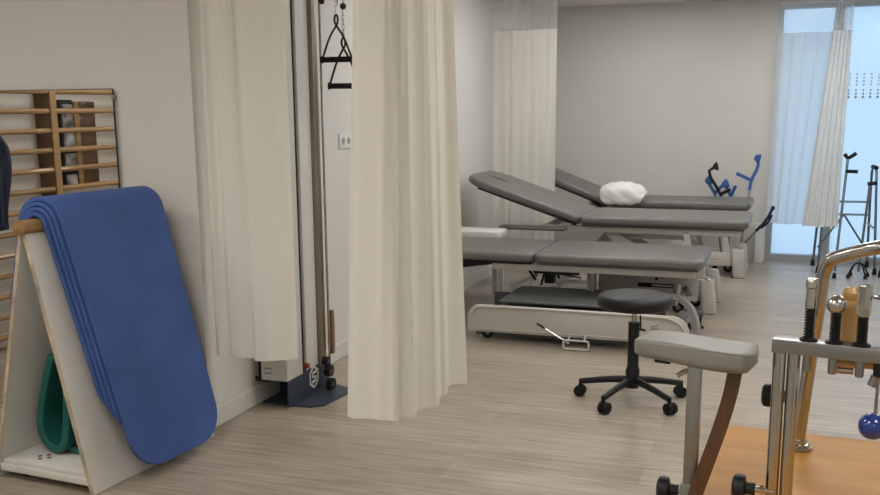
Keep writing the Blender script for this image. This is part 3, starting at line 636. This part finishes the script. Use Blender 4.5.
# foot loop and chrome lever
b = new(); pl = [(bx(1.255)+p[0], YP-0.05, p[1]) for p in rrect(0, 0.16, 0.005, 0.058, 0.015, n=4)]; tube(b, [(x, y-0.01*(0.06-z)/0.06, z+0.008) for x, y, z in pl], 0.0065, 8, closed=True)
tube(b, [(bx(1.285), YP-0.05, 0.066), (bx(1.285), YP+0.005, 0.09)], 0.006, 8); tube(b, [(bx(1.385), YP-0.05, 0.066), (bx(1.385), YP+0.005, 0.09)], 0.006, 8); obj('foot_pedal', b, 'ivory', t)
b = new(); tube(b, [(bx(1.135), YP-0.060, 0.135), (bx(1.29), YP-0.045, 0.045)], 0.007, 8); lv = obj('foot_lever', b, 'chrome_b', t)
b = new(); tube(b, [(bx(1.085), YP-0.065, 0.164), (bx(1.137), YP-0.0598, 0.134)], 0.0075, 8); obj('grip', b, 'black', lv)
for x, y in ((0.70, -0.10), (0.66, 0.45), (1.92, 0.45), (1.93, -0.10)): caster(t, bx(x), y)
b = new(); tube(b, [(bx(0.60), -0.10, 0.21), (bx(0.66), -0.12, 0.10), (bx(0.70), -0.12, 0.06)], 0.012, 8, sm=1); tube(b, [(bx(0.64), -0.16, 0.06), (bx(0.76), -0.16, 0.07)], 0.016, 8); obj('caster_fork', b, 'steel_s', t)
b = new(); lathe(b, [(0.0, 0.0), (0.026, 0.0), (0.026, 0.012), (0.008, 0.02), (0.008, 0.086), (0, 0.086)], 14, Matrix.Translation((bx(2.01), 0.62, 0))); obj('levelling_foot', b, 'black', t)
b = new(); box(b, bx(1.9), bx(2.03), 0.58, 0.66, 0.085, 0.12, 0.005); box(b, bx(1.9), bx(1.95), 0.2, 0.66, 0.085, 0.12); obj('foot_beam', b, 'plate', t)
b = new(); box(b, bx(0.70), bx(1.95), 0.28, 0.36, 0.04, 0.12, 0.008); box(b, bx(0.66), bx(0.74), -0.1, 0.5, 0.09, 0.14, 0.008); box(b, bx(1.88), bx(1.96), -0.1, 0.5, 0.09, 0.14, 0.008); obj('base_frame', b, 'ivory_d', t)
# small white table behind the near bed
t = thing('side_table', 'small white plastic table between the near and middle beds, at their head end', 'table', (0.36, 7.08, 0))
b = new(); prism(b, rrect(-0.30, 0.17, -0.115, 0.115, 0.05, n=5), 0.545, 0.60, bev=0.012, seg=3); obj('table_top', b, 'whitepl', t)
b = new(); box(b, -0.27, 0.15, -0.10, 0.10, 0.53, 0.545); obj('apron', b, 'whitepl', t)
for x in (-0.25, 0.12):
    for y in (-0.08, 0.08): b = new(); box(b, x-0.02, x+0.02, y-0.018, y+0.018, 0, 0.53, 0.004); obj('leg', b, 'whitepl', t)
# pillow
b = new(); bmesh.ops.create_uvsphere(b, u_segments=40, v_segments=24, radius=1)
for v in b.verts:
    c = v.co.copy(); k = 3.6
    d = (abs(c.x)**k+abs(c.y)**k+abs(c.z)**k)**(-1/k); c = c*d
    w = 0.05*math.sin(7*c.x+3*c.z)*math.cos(5*c.y+2)+0.035*math.sin(13*c.x+9*c.z+4*c.y)
    z = c.z*(1+w); z = z if z > 0 else z*0.85
    v.co = Vector((c.x*0.212*(1+0.4*w)*(1-0.18*max(0, z)*(1 if c.x > 0 else 0.6)), c.y*0.15*(1+w), z*0.084+0.02*(0.3-abs(c.x+0.1))*(1 if z > 0 else 0)))
zm = min(v.co.z for v in b.verts)
for v in b.verts:
    v.co.z -= zm
    if v.co.y < -0.075: v.co.z -= 0.055*min(1, (-0.075-v.co.y)/0.04)*(1-0.5*min(1, v.co.z/0.14))
o = obj('pillow', b, 'pillow', ang=180); o.location = (1.09, 9.055, 0.666); tag(o, 'crumpled white pillow bundled on the rearmost bed', 'pillow')
# ================================================================== STOOL
t = thing('rolling_stool', 'round black rolling stool in front of the nearest bed', 'stool', (1.835, 4.95, 0))
b = new(); lathe(b, [(0, 0.492), (0.13, 0.492), (0.172, 0.497), (0.188, 0.510), (0.192, 0.535), (0.186, 0.556), (0.165, 0.566), (0.10, 0.571), (0, 0.573)], 48); obj('seat', b, 'blackv', t, ang=60)
b = new(); lathe(b, [(0, 0.478), (0.07, 0.478), (0.08, 0.491), (0, 0.491)], 24); obj('seat_plate', b, 'black', t)
b = new(); tube(b, [(0, 0, 0.40), (0, 0, 0.48)], 0.013, 16); obj('gas_lift', b, 'steel', t)
b = new(); lathe(b, [(0, 0.075), (0.034, 0.075), (0.036, 0.17), (0.029, 0.185), (0.029, 0.42), (0, 0.42)], 24); obj('column', b, 'black', t)
b = new(); tube(b, [(0.03, 0, 0.46), (0.035, 0.0, 0.385)], 0.004, 8); tube(b, [(0.01, 0, 0.385), (0.06, -0.02, 0.385)], 0.006, 8); obj('height_lever', b, 'black', t)
for k in range(5):
    a = math.radians(-58.0+72*k+18); c, s = math.cos(a), math.sin(a); R = 0.275
    b = new(); tube(b, [(0.02*c, 0.02*s, 0.115), (0.13*c, 0.13*s, 0.105), (R*c, R*s, 0.078)], 0.020, 10, sm=1, r2=0.015); lg = obj('base_arm', b, 'black', t)
    b = new(); nx, ny = -s, c; wz = 0.03; px, py = R*c+0.008*nx, R*s+0.008*ny
    for q in (-1, 1): tube(b, [(px+nx*q*0.004, py+ny*q*0.004, wz), (px+nx*q*0.024, py+ny*q*0.024, wz)], 0.0295, 18)
    tube(b, [(R*c, R*s, 0.05), (R*c, R*s, 0.09)], 0.010, 10); tube(b, [(px-nx*0.03, py-ny*0.03, wz), (px+nx*0.03, py+ny*0.03, wz)], 0.008, 8); obj('caster', b, 'rubber', t)
# ================================================================== CRUTCHES by the back wall
def crutch(lab, Y0, foot, joint, cuff, grip, m='crutch', bendp=None, group='forearm crutches by the back wall', name='forearm_crutch', cuffr=0.042):
    # pixel pairs are points on the crutch at depth Y0 (the foot stands on the floor)
    J = at(*joint, Y0); Cf = at(*cuff, Y0); G = at(*grip, Y0-0.02); Ft = Vector(foot)
    t = thing(name, lab, 'crutch', foot, 0, group); L = lambda p: Vector(p)-Ft
    b = new(); d = (J-Ft); m0 = Ft+d*0.72
    tube(b, [L(Ft+d.normalized()*0.02), L(Ft+d*0.5)], 0.0095, 10); tube(b, [L(Ft+d*0.45), L(J)], 0.0115, 10); obj('shaft', b, 'steel_s', t)
    b = new(); lathe(b, [(0, 0), (0.020, 0), (0.017, 0.02), (0.013, 0.05), (0, 0.05)], 14, frame((0, 0, 0), d)); obj('tip', b, 'rubber', t)
    b = new(); bend = at(*bendp, Y0) if bendp else J*0.5+Cf*0.5+Vector((0, 0, -0.01)); tube(b, [L(Ft+d*0.88), L(J), L(bend), L(Cf)], 0.015, 10, sm=1 if m == 'black' else 2); obj('upper_section', b, m, t)
    b = new(); tube(b, [L(J), L(J*0.7+G*0.3), L(G)], 0.016, 10, sm=1); ball(b, L(G), 0.019); obj('hand_grip', b, m, t)
    ax = (Cf-J).normalized(); q = frame(L(Cf), ax); b = new(); n = 18; g = []
    for i in range(n+1):
        a = math.radians(-130+260*i/n); hc = 0.020+0.024*math.cos(a/1.5)
        g.append([b.verts.new(q @ Vector((cuffr*math.cos(a)*0.8*(1-0.25*(z/0.044)**2), cuffr*math.sin(a)*0.85*(1-0.25*(z/0.044)**2), z))) for z in [hc*(-1+2*j/6) for j in range(7)]])
    for i in range(n):
        for j in range(6): b.faces.new((g[i][j], g[i+1][j], g[i+1][j+1], g[i][j+1]))
    o = obj('arm_cuff', b, m, t); md = o.modifiers.new('s', 'SOLIDIFY'); md.thickness = 0.007; md.offset = 0
    return t
crutch('blue forearm crutch standing tallest, beside the window', 9.98, (2.09, 9.80, 0), (751, 180), (757, 158), (738, 174), bendp=(759, 166))
crutch('blue forearm crutch behind the black one, left end of the crutch group', 9.95, (1.95, 9.75, 0), (715, 193), (708, 181), (722, 186))
crutch('black forearm crutch leaning left among blue ones behind the rearmost bed', 9.86, (2.02, 9.72, 0), (721, 194), (715.5, 166.5), (729, 190), m='black', bendp=(707, 172), cuffr=0.03)
crutch('blue forearm crutch between the black crutch and the tallest blue one', 9.97, (2.0, 9.80, 0), (731, 196), (725, 184), (735, 187))
# tilted crutch with dark blue grip right of the beds
t = thing('walking_crutch', 'crutch with dark blue handle slanting out right of the rearmost bed, before the window', 'crutch', (2.0, 9.86, 0), 0)
fo = Vector((2.0, 9.86, 0)); pq = lambda x, y: at(x, y, 9.86)-fo
b = new(); tube(b, [(0, 0, 0.02), pq(745, 243), pq(758, 229)], 0.009, 10); obj('shaft', b, 'steel_s', t)
b = new(); tube(b, [pq(756, 231), pq(766, 221), pq(773, 208)], 0.014, 10, sm=1); tube(b, [pq(761, 228), pq(768, 223), pq(772, 215)], 0.011, 10, sm=1); ball(b, pq(773, 208), 0.02); obj('handle', b, 'navyc', t)
b = new(); lathe(b, [(0, 0), (0.02, 0), (0.013, 0.05), (0, 0.05)], 14); obj('tip', b, 'rubber', t)
# slim white bin
t = thing('waste_bin', 'slim white bin on the floor at the foot of the window frame', 'bin', (2.275, 10.02, 0))
b = new(); prism(b, rrect(-0.045, 0.045, -0.06, 0.06, 0.012), 0, 0.36, bev=0.003); obj('bin_body', b, 'whitepl', t)
b = new(); prism(b, rrect(-0.047, 0.047, -0.062, 0.062, 0.012), 0.362, 0.375, bev=0.003); obj('lid', b, 'whitepl', t)
# ================================================================== WALKING FRAMES by the window
def walker(lab, loc, rz, w=0.50, dp=0.46, h=0.86):
    t = thing('walker', lab, 'walking frame', loc, rz, 'grey folding walking frames')
    hw = w/2
    for s in (-1, 1):
        fx = s*(hw+0.03); b = new()
        tube(b, [(fx, -dp/2-0.03, 0.03), (s*hw, -dp/2+0.05, h-0.10), (s*hw, -dp/2+0.09, h), (s*hw, dp/2-0.09, h), (s*hw, dp/2-0.05, h-0.10), (fx, dp/2+0.03, 0.03)], 0.0115, 10, sm=2); obj('side_frame', b, 'dsteel', t)
        b = new(); tube(b, [(s*hw, -dp/2+0.09, h), (s*hw, dp/2-0.10, h)], 0.019, 12); obj('hand_grip', b, 'rubber', t)
        b = new(); tube(b, [(s*hw, -dp/2+0.03, 0.42), (s*hw, dp/2-0.03, 0.42)], 0.009, 8); obj('side_rail', b, 'dsteel', t)
        for y in (-1, 1):
            b = new(); lathe(b, [(0, 0), (0.022, 0), (0.018, 0.03), (0.015, 0.06), (0, 0.06)], 12, Matrix.Translation((fx, y*(dp/2+0.032), 0))); obj('rubber_foot', b, 'rubber', t)
    for z in (0.62, 0.50):
        b = new(); tube(b, [(-hw, dp/2-0.03, z), (hw, dp/2-0.03, z)], 0.010, 8); obj('cross_rail', b, 'dsteel', t)
    for s in (-1, 1):
        b = new(); tube(b, [(s*hw, dp/2-0.01, 0.18), (0.0, dp/2-0.035, 0.50)], 0.009, 8); obj('brace', b, 'dsteel', t)
    return t
walker('grey folding walking frame standing behind the gathered window curtain', (3.03, 9.74, 0), 0.08, 0.42, 0.40, 0.95)
walker('grey folding walking frame at the right edge of the photo', (3.60, 9.62, 0), -0.10, 0.44, 0.44, 0.95)
def wcrutch(lab, foot, top, cuff=True, quad=False, nm='walking_stick'):
    ft = Vector(foot); tp = Vector(top)-ft; t = thing(nm, lab, 'crutch' if cuff else 'walking stick', foot)
    b = new(); tube(b, [tp*0.06, tp], 0.011, 10); obj('shaft', b, 'dsteel', t)
    b = new(); tube(b, [tp+Vector((-0.03, 0, 0.035)), tp+Vector((0, 0, -0.005)), tp+Vector((0.05, 0, 0.03)), tp+Vector((0.065, 0, 0.045))] if cuff else [tp+Vector((-0.02, 0, 0.0)), tp+Vector((0.06, 0, 0.01))], 0.017, 10, sm=1); obj('handle', b, 'rubber', t)
    if cuff:
        b = new(); tube(b, [tp*0.89, tp*0.89+Vector((0.09, -0.03, 0.0))], 0.016, 10); obj('hand_grip', b, 'rubber', t)
    if quad:
        for a in range(4):
            c, s = math.cos(a*PI/2+0.6), math.sin(a*PI/2+0.6)
            b = new(); tube(b, [(0, 0, 0.13), (0.05*c, 0.05*s, 0.12), (0.10*c, 0.10*s, 0.03)], 0.007, 8, sm=1); lathe(b, [(0, 0), (0.018, 0), (0.012, 0.035), (0, 0.035)], 10, Matrix.Translation((0.10*c, 0.10*s, 0))); obj('foot', b, 'rubber', t)
    else:
        b = new(); lathe(b, [(0, 0), (0.02, 0), (0.013, 0.05), (0, 0.05)], 12, frame((0, 0, 0), tp)); obj('tip', b, 'rubber', t)
wcrutch('dark crutch with arm support leaning on the walking frame, nearest the curtain', (2.94, 9.22, 0), tuple(at(848, 158, 9.42)), True)
wcrutch('dark walking stick with four feet between the two walking frames', (3.14, 9.34, 0), tuple(at(870, 184, 9.38)), False, True)
# ================================================================== HAND THERAPY TABLE
TR = math.radians(-3.3); TO = (2.451, 2.358, 0)
ht = thing('therapy_table', 'honey coloured wooden hand therapy table with chrome frame in the foreground', 'table', TO, TR)
b = new(); prism(b, rrect(0.0, 1.0, -0.80, 0.0, 0.018, n=4), 0.72, 0.75, bev=0.004); obj('table_top', b, 'table', ht)
b = new(); box(b, 0.08, 0.92, -0.72, -0.08, 0.66, 0.72); obj('apron', b, 'table', ht, smooth=False)
for x in (0.12, 0.88):
    for y in (-0.68, -0.12): b = new(); box(b, x-0.03, x+0.03, y-0.03, y+0.03, 0, 0.66, 0.004); obj('leg', b, 'table', ht)
# chrome hoop standing on the table
def L_(p): return local(ht, p)
b = new(); hoop = [(2.608, 2.23, 0.755), (2.622, 2.22, 0.95), at(819, 305, 2.2), at(825, 262, 2.19), at(842, 256, 2.17), at(860, 251, 2.15), at(880, 247, 2.12), (3.0, 2.0, 1.29), (3.20, 1.95, 1.26), (3.30, 1.95, 1.15), (3.32, 1.95, 0.755)]
bpy.context.view_layer.update()
tube(b, [L_(p) for p in hoop], 0.0145, 20, sm=2); hp = obj('chrome_hoop', b, 'steel', ht)
for p in ((2.608, 2.23, 0.75), (3.32, 1.95, 0.75)):
    b = new(); q = L_(p); lathe(b, [(0, 0), (0.031, 0), (0.032, 0.006), (0.027, 0.012), (0.02, 0.014), (0.02, 0.022), (0, 0.022)], 28, Matrix.Translation(q)); obj('flange', b, 'steel', ht)
# front twin posts and flat bar
BR = math.radians(-9.5)
def barp(s, d=0.0, z=0.0):                                    # along the bar from its left end
    return Vector((2.549+s*math.cos(BR)-d*math.sin(BR), 1.868+s*math.sin(BR)+d*math.cos(BR), z))
for s, d in ((0.013, -0.002), (0.0375, 0.004)):
    b = new(); tube(b, [L_(barp(s, d, 0.75)), L_(barp(s, d, 1.058))], 0.0118, 18); obj('front_post', b, 'steel', ht)
b = new(); t0 = new(); box(t0, 0, 0.62, -0.018, 0.020, 1.056, 1.082, 0.002); _merge(b, t0, Matrix.Translation((2.552-TO[0], 0, 0)) if False else None)
b.transform(Matrix.Translation((2.549, 1.868, 0)) @ Matrix.Rotation(BR, 4, 'Z')); b.transform((Matrix.Translation(TO) @ Matrix.Rotation(TR, 4, 'Z')).inverted()); bar = obj('flat_bar', b, 'steel_s', ht)
b = new(); tube(b, [L_(barp(0.58, 0, 0.75)), L_(barp(0.58, 0, 1.056))], 0.012, 18); obj('front_post', b, 'steel', ht)
def spring(s, d, kind):
    z = 1.082; p = barp(s, d, 0); t = bar
    b = new(); pts = []; H = {0: 0.056, 1: 0.052, 2: 0.050}[kind]; turns = 11
    for k in range(turns*14+1):
        a = 2*PI*k/14; pts.append(L_((p.x+0.0080*math.cos(a), p.y+0.0080*math.sin(a), z+0.004+H*k/(turns*14))))
    tube(b, pts, 0.0019, 5); tube(b, [L_((p.x, p.y, z)), L_((p.x, p.y, z+H))], 0.0058, 10)
    q = L_((p.x, p.y, z)); lathe(b, [(0, 0), (0.016, 0), (0.016, 0.003), (0.011, 0.006), (0, 0.006)], 20, Matrix.Translation(q)); sp = obj('coil_spring', b, 'black', t)
    b = new(); q = L_((p.x, p.y, z+H+0.002))
    if kind == 1: ball(b, q+Vector((0, 0, 0.016)), 0.0178)
    elif kind == 0: lathe(b, [(0, 0), (0.0090, 0), (0.0100, 0.004), (0.0100, 0.015), (0.0092, 0.017), (0.0092, 0.038), (0.0108, 0.040), (0.0108, 0.054), (0.0095, 0.056), (0, 0.056)], 24, Matrix.Translation(q))
    else: lathe(b, [(0, 0), (0.009, 0), (0.0122, 0.006), (0.0122, 0.055), (0.011, 0.058), (0, 0.058)], 8, Matrix.Translation(q))
    obj(['spring_cap', 'chrome_ball', 'spring_cap'][kind], b, 'steel', sp)
    b = new(); q = L_((p.x, p.y, 1.025)); lathe(b, [(0, 0), (0.007, 0), (0.008, 0.006), (0.008, 0.031), (0, 0.031)], 14, Matrix.Translation(q)); obj('threaded_stud', b, 'steel_s', sp)
spring(0.061, 0.0, 0); spring(0.105, -0.002, 1); spring(0.150, -0.002, 2)
# turned wooden handle behind the bar
t = ht
p = barp(0.124, 0.040, 0); q = L_((p.x, p.y, 1.03))
b = new(); lathe(b, [(0, 0), (0.010, 0), (0.022, 0.004), (0.026, 0.010), (0.022, 0.020), (0.016, 0.045), (0.0155, 0.08), (0.017, 0.105), (0.014, 0.118), (0.012, 0.126), (0.0155, 0.132), (0.016, 0.140), (0.011, 0.148), (0, 0.150)], 28, Matrix.Translation(q)); wh = obj('turned_handle', b, 'turned', ht)
b = new(); tube(b, [q+Vector((0.0, 0, 0.142)), q+Vector((0.10, -0.02, 0.125))], 0.0045, 8); obj('handle_rod', b, 'steel', wh)
b = new(); tube(b, [q+Vector((0.012, -0.012, -0.004)), q+Vector((-0.02, -0.012, -0.004))], 0.006, 10); obj('wing_nut', b, 'rail', wh)
p = barp(0.152, 0.045, 0); q2 = L_((p.x, p.y, 1.038)); b = new(); box(b, q2.x-0.002, q2.x+0.06, q2.y-0.02, q2.y+0.01, q2.z-0.005, q2.z+0.012, 0.004); obj('wooden_block', b, 'turned', ht)
# hanging blue ball
p = barp(0.178, -0.004, 0)
b = new(); tube(b, [L_((p.x, p.y, 1.056)), L_((p.x+0.002, p.y, 1.028))], 0.0065, 12); hb = obj('black_stud', b, 'black', ht)
b = new(); tube(b, [L_((p.x, p.y, 1.03)), L_((p.x-0.006, p.y, 1.012))], 0.008, 12); tube(b, [L_((p.x+0.004, p.y, 1.03)), L_((p.x+0.004, p.y, 0.95))], 0.003, 8); obj('hook', b, 'steel_s', hb)
b = new(); ball(b, L_((p.x+0.001, p.y, 0.938)), 0.0245); obj('blue_ball', b, 'ballblue', ht)
# clamp knobs
def knob(par, c, ln, R=0.026, name='clamp_knob'):
    # disc facing -x at c, screw running ln towards +x
    b = new(); mt = Matrix.Translation(c) @ Matrix.Rotation(PI/2, 4, 'Y')
    lathe(b, [(0, -0.012), (R*0.7, -0.012), (R*0.95, -0.008), (R, 0.0), (R*0.95, 0.010), (R*0.6, 0.013), (0.012, 0.014), (0.012, 0.030), (0, 0.030)], 20, mt); k = obj(name, b, 'black', par)
    b = new(); lathe(b, [(0, 0.030), (0.006, 0.030), (0.006, ln), (0, ln)], 12, mt); lathe(b, [(0, 0.038), (0.010, 0.038), (0.010, 0.046), (0, 0.046)], 6, mt); obj('screw', b, 'steel', k)
knob(ht, L_((2.502, 1.86, 0.785)), 0.065); knob(ht, L_((2.545, 1.93, 0.952)), 0.03, 0.023)
# arm rest with post
ar = thing('arm_rest_pad', 'pale grey padded arm rest on a post, clamped to the therapy table', 'arm rest', (2.408, 1.90, 0.70))
def A_(p): return Vector(p)-Vector((2.408, 1.90, 0.70))
b = new(); box(b, -0.0135, 0.0135, -0.0135, 0.0135, 0.0, 0.312, 0.002); obj('post', b, 'steel_s', ar)
b = new(); box(b, -0.018, 0.018, -0.018, 0.018, -0.03, 0.068, 0.002); obj('clamp_sleeve', b, 'steel_s', ar)
knob(ar, (-0.052, 0.0, 0.047), 0.045, 0.026)
# cushion: cross-section wider at the right, round at the left
b = new(); n = 26; rings = []
for i in range(n+1):
    u = i/n; x = -0.126+0.236*u
    e = min(1.0, math.sqrt(max(0, 1-(1-min(1, u/0.13))**2)) if u < 0.13 else 1.0); e2 = min(1.0, math.sqrt(max(0, 1-(1-min(1, (1-u)/0.07))**2)) if u > 0.93 else 1.0)
    k = max(0.12, e*e2); hy = 0.052*k*(1+0.10*u); zt_ = 0.364+0.003*math.sin(u*6); th = (0.038+0.004*u)*(0.35+0.65*k); zc = zt_-0.026; zt2 = zc+th*0.5; zb = zc-th*0.5-0.004*math.sin(u*PI)
    ring = []
    for y, z in rrect(-hy, hy, zb, zt2, min(0.018*k, hy*0.9, th*0.45), n=5, rs=(0.010*k, 0.010*k, 0.018*k, 0.018*k)):
        zz = z+(-0.006*(1-(y/hy)**2) if z > zc+th*0.3 else 0); ring.append(b.verts.new((x, y, zz)))
    rings.append(ring)
for a, c in zip(rings[:-1], rings[1:]):
    m_ = len(a)
    for k in range(m_): b.faces.new((a[k], a[(k+1) % m_], c[(k+1) % m_], c[k]))
b.faces.new(rings[0][::-1]); b.faces.new(rings[-1])
cu = obj('cushion', b, 'vinyl_l', ar, ang=60); cu.rotation_euler = (0, math.radians(1.0), BR)
b = new(); tube(b, [(-0.112, -0.045, 0.352), (-0.09, -0.0520, 0.352), (0.0, -0.0545, 0.353), (0.09, -0.0565, 0.353), (0.103, -0.052, 0.352)], 0.0011, 6, sm=1); obj('seam', b, 'vinyl_l', cu)
b = new(); tube(b, [(-0.075, -0.035, 0.316), (-0.045, -0.035, 0.316)], 0.004, 8); obj('screw_plate', b, 'black', cu)
b = new(); tube(b, [(0.0, 0, 0.300), (-0.02, -0.01, 0.296), (-0.032, -0.015, 0.288)], 0.005, 10); obj('bracket', b, 'steel_s', ar)
# curved wooden strut
b = new(); path = [(2.484, 1.885, 1.012), (2.478, 1.885, 0.965), (2.463, 1.882, 0.90), (2.443, 1.88, 0.83), (2.418, 1.875, 0.745), (2.41, 1.875, 0.71)]
tube(b, [A_(p) for p in path], 0, square=(0.0135, 0.0135), sm=2); obj('curved_strut', b, 'mahog', ar, ang=40)
